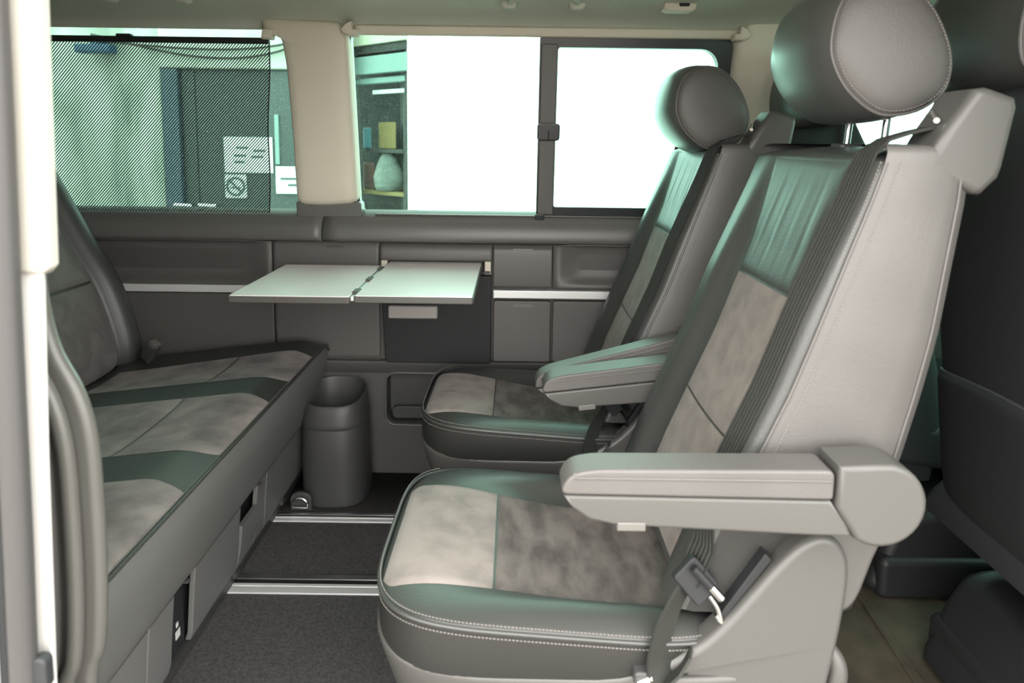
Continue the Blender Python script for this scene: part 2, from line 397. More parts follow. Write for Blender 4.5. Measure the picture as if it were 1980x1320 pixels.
# pillar trims
def pillar(name, pts, m, label, depth=.03, axis_w=None):
    P = np.array(rpoly(pts, .03, 6))
    x0, x1 = P[:, 0].min(), P[:, 0].max(); c = P.mean(0); rings = []
    for s, d in ((1.0, .045), (1.0, .004), (.985, -.010), (.94, -.020), (.86, -.026), (.6, -.030), (.3, -.031)):
        ring = []
        for x, z in P:
            xx = c[0]+(x-c[0])*s; zz = z if s > .9 else z
            zz = c[1]+(z-c[1])*(1-(1-s)*.35)
            ring.append((xx, UY(zz)+d, zz))
        rings.append(ring)
    V, Fc = loft(rings, True, False, True); o = obj(name, V, Fc, m, sharp=60); struct(o, label, 'pillar'); return o
cp = pillar('trim_1', [(-.693, .914), (-.60, .911), (-.499, .921), (-.499, 1.10), (-.500, 1.30), (-.501, 1.425), (-.515, 1.468), (-.60, 1.474), (-.755, 1.478), (-.757, 1.445), (-.700, 1.430), (-.691, 1.34), (-.690, 1.15)], 'beige_trim', 'beige plastic pillar cover between the two side windows')
bpil = pillar('trim_2', [(.668, .86), (.80, .85), (.95, .86), (.96, 1.1), (.96, 1.40), (.94, 1.47), (.86, 1.496), (.76, 1.498), (.69, 1.486), (.658, 1.455), (.655, 1.36), (.662, 1.1)], 'beige_trim', 'beige plastic pillar cover behind the seat headrests')
rail_o = slab('trim_3', [(-.478, 1.434), (.672, 1.434), (.672, 1.461), (-.478, 1.461)], 'y', 0, .024, 'beige_trim', None, .006, 3, True, shear=lambda a, b, c: (a, b, UY(b)-.014+c))
struct(rail_o, 'beige trim bar along the top of the sliding window', 'trim')
def hook(x, z, sgn, parent):
    # half-dome blind hook with a notch
    out = [(x, z-.014), (x+sgn*.026, z-.016), (x+sgn*.046, z-.008), (x+sgn*.050, z+.004), (x+sgn*.036, z+.018), (x+sgn*.018, z+.026), (x+sgn*.016, z+.004), (x+sgn*.006, z+.004), (x, z+.002)]
    if sgn < 0: out = out[::-1]
    slab('blind_hook', out, 'y', -.052, -.012, 'beige_trim', parent, .006, 2, shear=lambda a, b, c: (a, b, UY(b)+c))
hook(-.462, 1.440, -1, cp); hook(.640, 1.440, 1, bpil)
slab('blind_hook', [(-.752, 1.415), (-.722, 1.415), (-.715, 1.44), (-.745, 1.444)], 'y', -.04, .0, 'beige_trim', cp, .005, 2, shear=lambda a, b, c: (a, b, UY(b)+c))

# windows
def pane(name, x0, x1, z0, z1, d, m, parent=None, r=.03):
    return plate(name, rrect(x0, x1, z0, z1, r), [], lambda a, b, c: (a, UY(b)+d+c, b), .004, m, parent)
w1 = pane('window_1', -1.74, -.672, .86, 1.48, .046, 'dusty_glass'); struct(w1, 'green tinted side window behind the mesh blind', 'window')
w2 = pane('window_2', -.52, .11, .86, 1.47, .046, 'dusty_glass'); struct(w2, 'green tinted side window with a sliding pane', 'window')
sf = plate('sliding_frame', rrect(.074, .656, .882, 1.436, (.004, .01, .03, .004)), [rrect(.130, .617, .915, 1.407, (.006, .02, .055, .008))], lambda a, b, d: (a, UY(b)+.006+d, b), .03, 'frame_black', w2, .003)
pane('sliding_pane', .125, .63, .90, 1.42, .022, 'tinted_glass', w2, .03)
slab('centre_bar', [(.078, .89), (.128, .89), (.128, 1.415), (.078, 1.415)], 'y', -.004, .02, 'panel_plastic', w2, .004, 2, True, shear=lambda a, b, c: (a, b, UY(b)+c))
slab('latch', rrect(.071, .141, 1.127, 1.180, .01), 'y', -.022, .0, 'frame_black', w2, .004, 2, shear=lambda a, b, c: (a, b, UY(b)+c))
rbox('latch_button', .104, .108, UY(1.15)-.0235, UY(1.15)-.02, 1.130, 1.176, 'black_plastic', w2, .0008)
slab('bar_foot', rrect(.070, .100, .872, .892, .004), 'y', -.012, .01, 'frame_black', w2, .003, 2, shear=lambda a, b, c: (a, b, UY(b)+c))
for z0, z1, x0 in ((.872, .879, -.478), (.8815, .887, -.448)):
    slab('slide_track', rrect(x0, .66, z0, z1, .002), 'y', -.004, .03, 'belt_plastic', w2, .002, 2, shear=lambda a, b, c: (a, b, UY(b)+c))
for x in (-.42, -.30, -.18, -.07):
    tube('track_screw', [(x, UY(.884)-.006, .884), (x, UY(.884), .884)], .0016, 'black_plastic', w2)
w3 = pane('window_3', .95, 1.78, .90, 1.45, .046, 'tinted_glass'); struct(w3, 'green tinted front side window beyond the headrests', 'window')

slab('pillar_base', rrect(-.70, -.49, .862, .925, .01), 'y', -.006, .05, 'belt_plastic', farw, .006, 3, shear=lambda a, b, c: (a, b, UY(b)+c))
# mesh roller blind on window 1
bl = thing('sun_blind', 'black mesh roller blind pulled up over the left side window', 'blind', (-1.2, UY(.886), .886))
V, Fc = grid(lambda u, v: ((-1.74+(.997-.048*(1-v))*u+.003*math.sin(v*9)*u, UY(.884+.524*v)+.004, .884+.524*v)), 4, 12)
obj('mesh_fabric', V, Fc, 'blind_mesh', bl)
tube('fabric_hem', [(-1.74+(.997-.048*(1-v/12))+.003*math.sin(v/12*9), UY(.884+.524*v/12)+.003, .884+.524*v/12) for v in range(13)], .0022, 'black_plastic', bl)
slab('pull_bar', [(-1.74, 1.404), (-.738, 1.404), (-.738, 1.421), (-1.74, 1.421)], 'y', -.014, .004, 'black_plastic', bl, .003, 2, True, shear=lambda a, b, c: (a, b, UY(b)+c))
slab('pull_tab', rrect(-1.19, -1.145, 1.417, 1.427, .004), 'y', -.02, .0, 'black_plastic', bl, .003, 2, shear=lambda a, b, c: (a, b, UY(b)+c))

# ceiling fittings
def handle(x0, x1, y, label):
    t = thing('grab_handle', label, 'handle', ((x0+x1)/2, y, 1.49))
    for x in (x0, x1):
        slab('handle_mount', rrect(x-.022, x+.022, 1.481, 1.53, .014), 'y', y-.02, y+.02, 'headliner', t, .006)
    P = spline([(x0, y-.01, 1.500), (x0+.02, y-.12, 1.493), ((x0+x1)/2, y-.15, 1.489), (x1-.02, y-.12, 1.493), (x1, y-.01, 1.500)], 5)
    tube('grip_bar', P, .009, 'headliner', t)
handle(-.018, .167, 1.93, 'pale ceiling grab handle above the sliding window')
handle(-1.10, -.90, 1.90, 'pale ceiling grab handle above the mesh blind')
t = thing('belt_bracket', 'pale square ceiling bracket with a dark slot near the headrests', 'bracket', (.44, 1.93, 1.485))
slab('bracket_plate', [(.40, 1.484), (.41, 1.478), (.475, 1.478), (.486, 1.484), (.492, 1.53), (.405, 1.53)], 'y', 1.90, 1.945, 'beige_trim', t, .004)
slab('bracket_slot', rrect(.44, .468, 1.490, 1.510, .004), 'y', 1.896, 1.903, 'black_plastic', t, .001)

# near side wall: rear quarter with the door jamb ------------------------------
nw = struct(rbox('wall_near', -2.0, -.56, .645, .77, -.06, 1.52, 'jamb_trim', None, .01), 'grey trimmed rear quarter beside the open sliding door', 'wall')
# inner grey trim, bulging towards the doorway low down
edge = spline([(-.530, 1.50), (-.520, 1.06), (-.519, .95), (-.508, .885), (-.485, .835), (-.473, .78), (-.471, .70), (-.473, .60), (-.480, .52), (-.494, .46), (-.50, .20), (-.50, -.05)], 5)
slab('quarter_trim', [tuple(p) for p in edge]+[(-.75, -.05), (-.75, 1.5)], 'y', .735, .756, 'jamb_trim', nw, .010, 4)
e2 = [(x-.022, .722, z) for x, z in edge[10:]]
tube('trim_bead', e2, .009, 'jamb_trim', nw, 10)
e3 = [(x-.047, .715, z) for x, z in edge[10:]]
tube('trim_bead', e3, .012, 'seal_grey', nw, 10)
slab('trim_pocket', rrect(-.545, -.515, .77, .835, .008), 'y', .705, .728, 'dark_plastic', nw, .005)
# painted flange, seal and cover
slab('painted_flange', [(-.4655, 1.5), (-.447, 1.5), (-.452, .98), (-.461, .80), (-.470, .56), (-.475, .3), (-.48, -.06), (-.498, -.06), (-.490, .3), (-.484, .80), (-.474, .98)], 'y', .643, .650, 'white_paint', nw, .002)
slab('pillar_cover', [(-.490, 1.5), (-.428, 1.5), (-.431, 1.25), (-.4395, .998), (-.446, .990), (-.490, .990)], 'y', .637, .654, 'cream_cover', nw, .004)
tube('door_seal', spline([(-.462, .622, 1.5), (-.463, .622, 1.24), (-.472, .622, .95), (-.478, .622, .74), (-.485, .622, .5), (-.49, .622, -.05)], 6), .0125, 'seal_grey', nw, 12)
tube('seal_lip', spline([(-.484, .630, 1.5), (-.485, .630, 1.24), (-.494, .630, .95), (-.500, .630, .74), (-.507, .630, .5), (-.51, .630, -.05)], 6), .010, 'rubber', nw, 10)
slab('seal_clip', rrect(-.475, -.459, .568, .605, .007), 'y', .618, .632, 'rubber', nw, .003)
slab('body_edge', [(-.9, 1.5), (-.482, 1.5), (-.487, 1.2), (-.495, .95), (-.502, .74), (-.508, .5), (-.515, -.3), (-.9, -.3)], 'y', .600, .626, 'white_paint', nw, .006)
# near side, forward of the door: pillar and front door with its window
nf = plate('wall_near_front', [(.78, -.06), (2.3, -.06), (2.3, 1.52), (.78, 1.52)], [rrect(1.0, 1.9, .95, 1.42, .06)], lambda a, b, d: (a, .66+d, b), .06, 'panel_plastic')
struct(nf, 'front door and pillar on the near side', 'wall')
o = plate('window_5', rrect(.98, 1.92, .93, 1.44, .06), [], lambda a, b, d: (a, .69+d, b), .004, 'tinted_glass'); struct(o, 'front door window on the near side', 'window')
struct(rbox('trim_4', -.6, .9, .64, .74, 1.44, 1.56, 'jamb_trim', None, .01), 'door header above the sliding door opening', 'trim')

# =================================================================== BENCH
bn = thing('bench_seat', 'long grey leather and suede rear bench along the left', 'bench', (-1.0, 1.5, 0))
BY0, BY1 = .87, 2.165
# plinth and front
slab('plinth', [(-.70, 0.004), (-.70, .40), (-1.35, .40), (-1.35, .004)], 'y', BY0+.01, BY1-.01, 'black_plastic', bn, .004)
fp = spline([(-.597, .460), (-.603, .40), (-.625, .32), (-.642, .262), (-.655, .232), (-.668, .222)], 5)
slab('front_fascia', [tuple(p) for p in fp]+[(-.72, .222), (-.72, .455)], 'y', BY0, BY1, 'bench_plastic', bn, .006)
def drawer(y0, y1, z0=.05, z1=.218, nm='drawer_front'):
    return slab(nm, [(-.663, z1), (-.668, z1-.05), (-.676, z0+.02), (-.682, z0), (-.694, z0), (-.688, z0+.02), (-.680, z1-.05), (-.675, z1)], 'y', y0, y1, 'bench_plastic', bn, .0025)
drawer(BY0+.02, 1.155); drawer(1.160, 1.255)
d2 = drawer(1.345, 1.588); drawer(1.591, 1.695, .05, .165, 'drawer_filler'); drawer(1.699, 1.765); drawer(1.769, BY1-.02)
slab('kick_strip', [(-.684, .046), (-.695, .006), (-.72, .006), (-.72, .046)], 'y', BY0+.01, BY1-.01, 'dark_plastic', bn, .002)
slab('pull_plate', rrect(1.27, 1.338, .052, .20, .002), 'x', -.703, -.690, 'black_plastic', bn, .001)
rbox('tag', -.6895, -.688, 1.30, 1.318, .085, .102, 'paper', bn, 0)
rbox('tag', -.6895, -.688, 1.304, 1.312, .110, .120, 'paper', bn, 0)
for y in (1.70, 1.30): rbox('drawer_clip', -.668, -.655, y-.006, y+.006, .216, .222, 'seal_grey', bn, .001)
for y in (1.93, 1.585): rbox('kick_stop', -.690, -.676, y-.012, y+.012, .036, .050, 'seal_grey', bn, .002)
# cushion
SU = [(.80, 1.215), (1.335, 1.660), (1.778, 2.025)]
def bench_top(x, y):
    u = (x+.597)/-.62                                   # 0 front .. 1 rear
    z = .463+.024*math.sin(min(u/.16, 1)*math.pi/2)-.066*max(0, u-.10)/.90
    for a, b in SU:
        if a < y < b:
            k = (y-a)/(b-a); z -= .009*(math.sin(math.pi*k)**.6)*min(1, u/.10)
    e = max(0, (y-(BY1-.055))/.055); z -= .024*e*e
    e = max(0, (BY0+.03-y)/.03); z -= .024*e*e
    return z
def bxs(u): return -.597-.012*0-.62*u
V, Fc = grid(lambda u, v: ((lambda x, y: (x, y, bench_top(x, y)))(-.597-.62*(u**1.5), BY0+(BY1-BY0)*v)), 40, 150)
bcush = obj('seat_cushion', V, Fc, 'leather_bench', bn, thick=.012, sharp=0)
slab('cushion_core', [(-.625, .450), (-.645, .38), (-1.217, .34), (-1.217, .388)], 'y', BY0+.004, BY1-.004, 'leather_dark', bn, .003)
def lim(a, b, u, x0):
    """suede panel narrows with a rounded corner at the front edge"""
    k = max(0, 1-u/.16); r = .030*(1-math.sqrt(max(0, 1-k*k)))
    sl = .030*min(1, max(0, (u-.0)))
    return a+r, b-r-(.055*max(0, u-.05) if b > 2 else 0)
for (a, b) in SU:
    for (u0, u1) in ((.012, .365), (.372, .93)):
        def f(u, v):
            uu = u0+(u1-u0)*u; y0, y1 = lim(a, b, uu, 0); y = y0+(y1-y0)*v; x = -.597-.62*uu
            ed = min(u*(u1-u0)*.62, (1-u)*(u1-u0)*.62, v*(y1-y0), (1-v)*(y1-y0)); h = .0035*min(1, ed/.012)-.0004
            return (x, y, bench_top(x, y)+h+.0005)
        V, Fc = grid(f, 24, 32); obj('suede_panel', V, Fc, 'suede_bench', bcush, sharp=0)
tube('front_piping', [(-.598, BY0+(BY1-BY0)*i/40, bench_top(-.598, BY0+(BY1-BY0)*i/40)+.001) for i in range(41)], .004, 'leather_bench', bcush)
stitches('stitching', [(-.604, BY0+(BY1-BY0)*i/40, bench_top(-.597, BY0+(BY1-BY0)*i/40)+.0035) for i in range(41)], .006, .0038, .0009, 'thread', bcush)
stitches('stitching', [(-.6015, BY0+(BY1-BY0)*i/40, bench_top(-.597, BY0+(BY1-BY0)*i/40)-.011) for i in range(41)], .006, .0038, .0009, 'thread_dark', bcush)
# backrest, three places wide, side wings proud of the middle
BZ = [.365, .455, .646, .81, 1.016, 1.14]; BX = [-1.215, -1.172, -1.218, -1.305, -1.411, -1.475]
bx_s = spline(list(zip(BX, BZ)), 8)
PL = [(.87, 1.22), (1.22, 1.70), (1.70, 2.12)]
def wing(y):
    for a, b in PL:
        if a <= y <= b:
            k = abs((y-(a+b)/2)/((b-a)/2)); return .048*max(0, 1-((k-.86)/.24)**2)**.5 if k > .62 else 0
    return 0
def back_front(s, y):
    p = bx_s[min(int(round(s*(len(bx_s)-1))), len(bx_s)-1)]
    e = max(0, (abs(y-1.495)-.60)/.03); e = min(e, 1)
    return (p[0]+wing(y)-.046-.05*e*e, y, p[1]+wing(y)*.25)
V, Fc = grid(lambda u, v: back_front(u, .87+1.25*v), len(bx_s)-1, 160)
bback = obj('backrest', V, Fc, 'leather_dark', bn, thick=.02, sharp=0)
slab('backrest_core', [(-1.26, .36), (-1.25, .5), (-1.36, .81), (-1.53, 1.14), (-1.62, 1.15), (-1.60, 1.05), (-1.44, .60), (-1.40, .36)], 'y', .89, 2.10, 'leather_grey', bn, .015)
for a, b in PL:
    for s0, s1 in ((.10, .44), (.45, .72)):
        def f(u, v):
            s = s0+(s1-s0)*u; k = max(0, 1-u/.3) if s0 < .2 else 0; r = .05*(1-math.sqrt(max(0, 1-k*k)))
            y0, y1 = a+.078+r, b-.078-r; y = y0+(y1-y0)*v; idx = s*(len(bx_s)-1); i = int(idx); fr_ = idx-i
            p = bx_s[i]*(1-fr_)+bx_s[min(i+1, len(bx_s)-1)]*fr_
            ed = min(v, 1-v, u*1.2, (1-u)*1.2); h = .010*min(1, ed/.06)
            return (p[0]-.046+h+.001, y, p[1]+h*.3)
        V, Fc = grid(f, 24, 20); obj('suede_panel', V, Fc, 'suede_dark', bback, sharp=0)
# belt buckle between cushion and backrest
bk = slab('belt_buckle', rrect(-.02, .02, -.035, .035, .006), 'y', -.012, .012, 'dark_plastic', None, .004)
bk.location = (-1.10, 2.02, .475); bk.rotation_euler = (0, math.radians(35), math.radians(-20))
tag(bk, 'dark seat belt buckle tucked between bench cushion and backrest', 'buckle')
slab('release_button', rrect(-.014, .014, .020, .036, .003), 'y', -.014, .0125, 'handle_grey', bk, .002)

# =================================================================== CAPTAIN SEATS
ZL = [.44, .56, .688, .773, .864, .967, 1.046, 1.108]
SX = [.262, .305, .358, .394, .426, .463, .492, .512]
RX = [.520, .542, .575, .594, .611, .625, .636, .640]
def hwid(z): return .250-.012*max(0, (z-.85)/.26)
def bulge(w, z):
    wc = abs(w+.07); w = abs(w); b = .029*max(0, 1-w**8)**.5
    k = max(0, min(1, (.74-wc)/.22)); k = k*k*(3-2*k)
    am = 1-.55*max(0, (z-.88)/.23)
    return (b-.028*k*(1-.5*max(0, (z-.95)/.16)))*am
def bfront(z, w):
    return (itp(z, ZL, SX)-bulge(w, z), w*hwid(z), z)
def captain_seat(label, yc, dx, arms, head=(0, 0), root_group='captain seats facing the bench'):
    global OFF
    T = thing('captain_seat', label, 'seat', (.15+dx, yc, 0), root_group)
    OFF = Vector((dx, yc, 0))
    # ---- floor slides and pedestal
    slab('pedestal', [(-.06, .055), (.36, .055), (.40, .30), (-.12, .30)], 'y', -.20, .20, 'dark_plastic', T, .015)
    for s in (-1, 1): rbox('floor_slide', -.10, .42, s*.17-.03, s*.17+.03, .010, .06, 'dark_plastic', T, .006)
    # ---- base tray
    def rimz(x): return itp(x, [-.22, -.16, -.05, .1, .3, .5], [.372, .362, .355, .353, .356, .36])
    rings = []
    for sc, dz, lv in ((.80, 0, .21), (.93, 0, .27), (.985, -.03, None), (1.0, -.010, None), (1.0, -.003, None), (.985, 0, None), (.95, -.002, None), (.93, -.02, None)):
        ring = []
        for x, y in se(.340, .283, 5.0, 72, .125, 0):
            z = lv if lv else rimz(x)+dz
            ring.append((.125+(x-.125)*sc, y*sc, z))
        rings.append(ring)
    V, Fc = loft(rings, True, True, True); obj('seat_tray', V, Fc, 'shell_plastic', T, sharp=65)
    # ---- side cheeks, rising to the backrest hinge
    ck = [(-.06, .355), (.05, .354), (.164, .360), (.225, .380), (.274, .407), (.312, .445), (.344, .486), (.372, .523), (.398, .553), (.418, .570), (.441, .578), (.462, .570), (.478, .545), (.482, .505), (.476, .43), (.464, .35), (.445, .25), (.40, .17), (.30, .14), (.05, .15), (-.05, .20), (-.10, .28), (-.115, .34)]
    ckp = [tuple(p) for p in spline(ck, 4, True)]
    for s in (-1, 1):
        a, b = (-.285, -.240) if s < 0 else (.240, .285)
        slab('side_cheek', ckp, 'y', a, b, 'shell_plastic', T, .011, 4, shear=lambda p, q, c, s=s: (p, q, c-s*.030*max(0, min(1, (.16-p)/.22))**1.5))
        slab('hinge_cover', [tuple(p) for p in spline([(.44, .60), (.50, .65), (.56, .66), (.575, .63), (.53, .56), (.50, .47), (.47, .46), (.468, .53)], 4, True)], 'y', s*.255-.018, s*.255+.018, 'shell_plastic', T, .008)
    tube('recline_lever', spline([(.466, -.262, .40), (.482, -.268, .37), (.480, -.268, .33), (.462, -.262, .25)], 6), [.008+.006*math.sin(math.pi*i/18) for i in range(19)], 'shell_plastic', T, 10)
    tube('tilt_knob', [(-.190, -.17, .335), (-.160, -.17, .335)], .012, 'dark_plastic', T, 12)
    # ---- cushion
    a_, b_, cx, cy = .286, .265, .076, -.018
    def seam(x, y=-.28): return .436-.070*(x+.15)-.013-.013*max(-1, min(1, (y-cy)/b_))
    def rr_(x, y): return ((abs((x-cx)/a_))**4.5+(abs((y-cy)/b_))**4.5)**(1/4.5)
    def ctop(x, y):
        r = min(1, rr_(x, y)); h = .012*max(0, 1-r**6)**.5
        wv = abs(y-cy)/b_; g_ = min(1, max(0, (1-r)/.12)); k = max(0, min(1, (x+.16)/.30)); k = k*k*(3-2*k)
        q = max(0, min(1, (.80-wv)/.24)); q = q*q*(3-2*q)
        return seam(x, y)+h-.026*k*q+.008*k*(1-q)*g_-.010*max(0, min(1, (-.10-x)/.11))**2
    ring0 = se(a_, b_, 4.5, 96, cx, cy)
    rings = []
    for sc, z in ((.94, .315), (.975, .33), (1.0, .355), (1.008, .385), (1.006, None), (1.0, None)):
        rings.append([(cx+(x-cx)*sc, cy+(y-cy)*sc, (z if z else seam(x, y)+(-.012 if sc > 1.001 else 0))) for x, y in ring0])
    V, Fc = loft(rings, True, True, False); obj('cushion_side', V, Fc, 'leather_cushion', T, sharp=0)
    rings = []
    for k in (1.0, .995, .985, .97, .95, .92, .88, .84, .80, .75, .70, .6, .45, .3, .15, .02):
        rings.append([(cx+(x-cx)*k, cy+(y-cy)*k, ctop(cx+(x-cx)*k, cy+(y-cy)*k)) for x, y in ring0])
    V, Fc = loft(rings, True, False, True); scush = obj('seat_cushion', V, Fc, 'leather_dark', T, sharp=0)
    # suede panels: light front square and darker main square
    def sl(x):   # half width of the suede along the cushion
        return itp(x, [-.19, -.15, -.06, .02, .15, .34], [.172, .170, .166, .162, .160, .160])
    for (x0, x1, m) in ((-.198, -.025, 'suede_light'), (-.021, .30, 'suede')):
        def f(u, v):
            x = x0+(x1-x0)*u; h = sl(x); 
            if x0 < -.1:
                k = max(0, 1-u/.12); h -= .022*k*k
            y = cy-.010-h+2*h*v; ed = min(u*(x1-x0), (1-u)*(x1-x0), v*2*h, (1-v)*2*h)
            wr = .0012*math.sin(x*90+y*40)*max(0, 1-abs(y+.06)/.1) if m == 'suede' else 0
            return (x, y, ctop(x, y)+.0004+.004*min(1, ed/.010)+wr)
        V, Fc = grid(f, 28, 36); obj('suede_panel', V, Fc, m, scush, sharp=0)
    sp = [(x, y, seam(x, y)+.002) for x, y in ring0]
    V, Fc = tube_vf([(cx+(x-cx)*1.004, cy+(y-cy)*1.004, z-.003) for x, y, z in sp], .0034, 8, True); obj('cushion_piping', V, Fc, 'leather_dark', scush)
    front = sorted(range(96), key=lambda i: 0)
    path = [sp[i % 96] for i in range(34, 96)]
    stitches('stitching', [(cx+(x-cx)*.997, cy+(y-cy)*.997, z+.0055) for x, y, z in path], .0055, .0036, .0009, 'thread', scush)
    stitches('stitching', [(cx+(x-cx)*1.010, cy+(y-cy)*1.010, z-.012) for x, y, z in path], .0055, .0036, .0009, 'thread', scush)
    # ---- backrest: cushion front and grey outer shell
    zs_ = list(np.linspace(.44, 1.100, 34))
    ws = list(np.sin(np.linspace(-math.pi/2, math.pi/2, 49)))
    rows = [[bfront(z, w_) for w_ in ws] for z in zs_]
    for k in (.15, .35, .6, .85, 1.0):                       # roll over the top to the rear
        a = k*math.pi/2; row = []
        for w_ in ws:
            f0 = bfront(1.100, w_); row.append((f0[0]+(.640-f0[0])*(1-math.cos(a)) * (1 if k < 1 else 1), f0[1]*(1-.008*k), 1.100+.022*math.sin(a)*(1-abs(w_)**8*.9)))
        rows.append(row)
    V, Fc = loft(rows, False); bcu = obj('backrest_cushion', V, Fc, 'leather_dark', T, sharp=0)
    rows = []; low = [z for z in zs_ if z < .60]; hi = [low[-1]]+[z for z in zs_ if z >= .60]; zs_ = low[:-1]+hi
    for z in zs_+[1.112]:
        s_, r_, h = itp(z, ZL, SX), itp(z, ZL, RX), hwid(z); zt = min(z, 1.108)
        q = .028
        half = [(s_, h), (s_+.01, h+.0035), (s_+(r_-s_)*.35, h+.005), (s_+(r_-s_)*.7, h+.004), (r_-q, h+.001), (r_-q*.3, h-q*.3), (r_, h-q), (r_+.006, h*.5), (r_+.008, 0)]
        rows.append([(x, -y, z) for x, y in half]+[(x, y, z) for x, y in half[::-1][1:]])
    for dz_, k in ((.007, .985), (.011, .95), (.013, .85), (.013, .5)):
        rows.append([(.576+(x-.576)*(k if k > .9 else k), y*k, 1.112+dz_) for x, y, z in rows[len(zs_)]])
    V, Fc = loft(rows[:len(low)], False); obj('backrest_base', V, Fc, 'leather_cushion', T, sharp=50)
    V, Fc = loft(rows[len(low)-1:], False); bsh = obj('backrest_shell', V, Fc, 'leather_grey', T, sharp=50)
    tz = np.linspace(.595, 1.10, 30)
    for s in (-1, 1):
        for off in (.004, .014) if s < 0 else (.004,):
            tube('shell_piping', [(itp(z, ZL, SX)+off-.003, s*(hwid(z)+.002), z) for z in tz], .0026 if off < .01 else .0014, 'leather_grey', bsh)
    for off, dy in ((-.005, -.002), (.019, .0045)):
        stitches('stitching', [(itp(z, ZL, SX)+off, -(hwid(z)+dy), z) for z in tz], .0055, .0036, .0008, 'thread', bsh)
    # rear edge piping of the shell
    for s in (-1, 1): tube('shell_piping', [(itp(z, ZL, RX)-.024, s*(hwid(z)+.001), z) for z in tz], .002, 'leather_grey', bsh)
    # inserts
    def insert(name, za, zb, wf_, m, lift=.003):
        def f(u, v):
            z = za(v)+(zb(v)-za(v))*u; h = wf_(z); w_ = -.075-h+2*h*v
            ed = min(u*abs(zb(.5)-za(.5)), (1-u)*abs(zb(.5)-za(.5)), v*2*h*.25, (1-v)*2*h*.25)
            p = bfront(z, w_); wr = 0
            if m == 'leather_dark': wr = (.0005*math.sin(w_*23+math.sin(z*17)*1.7)+.0004*math.sin(w_*51+2*math.sin(z*11+1))+.0003*math.sin(w_*79+z*30))*math.sin(math.pi*min(1, max(0, u)))*(.4+.6*abs(math.sin(w_*5+1)))
            return (p[0]-.0006-lift*min(1, ed/.010)+wr, p[1], p[2])
        V, Fc = grid(f, 26, 40); return obj(name, V, Fc, m, bcu, sharp=0)
    cz = lambda v: .886
    insert('leather_insert', lambda v: cz(v)+.002, lambda v: 1.097, lambda z: itp(z, [.86, .93, 1.0, 1.10], [.485, .49, .53, .60]), 'leather_dark')
    insert('suede_insert', lambda v: .655+.004*(2*v-1)**2, lambda v: cz(v)-.002, lambda z: itp(z, [.64, .89], [.475, .485]), 'suede_back')
    insert('suede_insert', lambda v: .45, lambda v: .651+.004*(2*v-1)**2, lambda z: .475, 'suede_back')
    # ---- headrest
    hx, hz = head
    HP = [(.479, 1.285), (.490, 1.335), (.518, 1.363), (.552, 1.372), (.590, 1.362), (.625, 1.330), (.650, 1.287), (.661, 1.245), (.652, 1.205), (.615, 1.177), (.560, 1.171), (.512, 1.203), (.485, 1.245)]
    hp = spline(HP, 5, True); hc = hp.mean(0)
    def ring(y, s): return [(hc[0]+(x-hc[0])*s+hx-.012*max(0, s-1)/.1, y, hc[1]+(z-hc[1])*s+hz) for x, z in hp]
    L = [(-.119, 1.0), (-.108, 1.035), (-.085, 1.075), (-.05, 1.10), (0, 1.11)]
    L = L+[(-a, b) for a, b in L[::-1][1:]]
    V, Fc = loft([ring(y, s) for y, s in L]); hd = obj('headrest', V, Fc, 'leather_head', T, sharp=0)
    for sgn in (-1, 1):
        V, Fc = loft([ring(sgn*y, s) for y, s in ((.119, 1.0), (.124, .975), (.129, .90), (.133, .75), (.1355, .5), (.1365, .2), (.1367, .02))], True, False, True)
        obj('headrest_side', V, Fc, 'leather_grey', hd, sharp=0)
        V, Fc = tube_vf(ring(sgn*.119, 1.003), .003, 8, True); obj('headrest_piping', V, Fc, 'leather_grey', hd)
        rg = ring(sgn*.1265, .945); stitches('stitching', rg+[rg[0]], .0055, .0036, .0008, 'thread', hd)
        tube('headrest_post', [(.598+hx*.6, sgn*.062, 1.10), (.605+hx, sgn*.062, 1.20+hz)], .006, 'chrome', T, 10)
        slab('post_sleeve', rrect(.578+hx*.6, .622+hx*.6, sgn*.062-.022, sgn*.062+.022, .01), 'z', 1.112, 1.126, 'dark_plastic', T, .004)
    # ---- belt outlet housing on the shoulder
    bo = [(.560, 1.094), (.590, 1.150), (.622, 1.200), (.640, 1.203), (.680, 1.190), (.684, 1.176), (.672, 1.095), (.668, 1.080), (.645, 1.056), (.632, 1.058)]
    hs = slab('belt_housing', bo, 'y', -.243, -.158, 'shell_plastic', T, .013, 4)
    tube('belt_guide', [(.585, -.222, 1.158), (.600, -.185, 1.170)], .0042, 'chrome', T, 10)
    # ---- belt webbing
    bz = np.linspace(1.09, .60, 24)
    P = [Vector((.600, -.195, 1.150)), Vector((.565, -.197, 1.142)), Vector((.525, -.202, 1.130)), Vector((.500, -.207, 1.112))]
    S = [Vector((.2, 1, 0)), Vector((.15, 1, 0)), Vector((.05, 1, 0)), Vector((-.2, 1, 0))]
    for z in bz:
        w_ = -.865; p = Vector(bfront(z, w_)); q = Vector(bfront(z, -.97)); P.append(p+Vector((-.004, -.002, 0))); S.append(Vector((-.27, .96, 0)))
    P += [Vector((.285, -.245, .54)), Vector((.262, -.262, .50))]; S += [Vector((-.5, .8, .2)), Vector((-.4, .8, .3))]
    web = ribbon('belt_webbing', P, S, .039, 'belt_web', T)
    ribbon('belt_webbing', spline([(.262, -.264, .500), (.234, -.276, .455), (.219, -.287, .415), (.216, -.291, .385), (.224, -.294, .362)], 5),
           [Vector((.75, .5, .15))]*21, .044, 'belt_web', T)
    ribbon('belt_webbing', spline([(.224, -.294, .362), (.245, -.292, .378), (.262, -.286, .402)], 5), [Vector((.3, .9, 0))]*11, .03, 'belt_web', T)
    tn = slab('belt_tongue', rrect(-.022, .022, -.030, .030, .006), 'y', -.007, .007, 'black_plastic', web, .003)
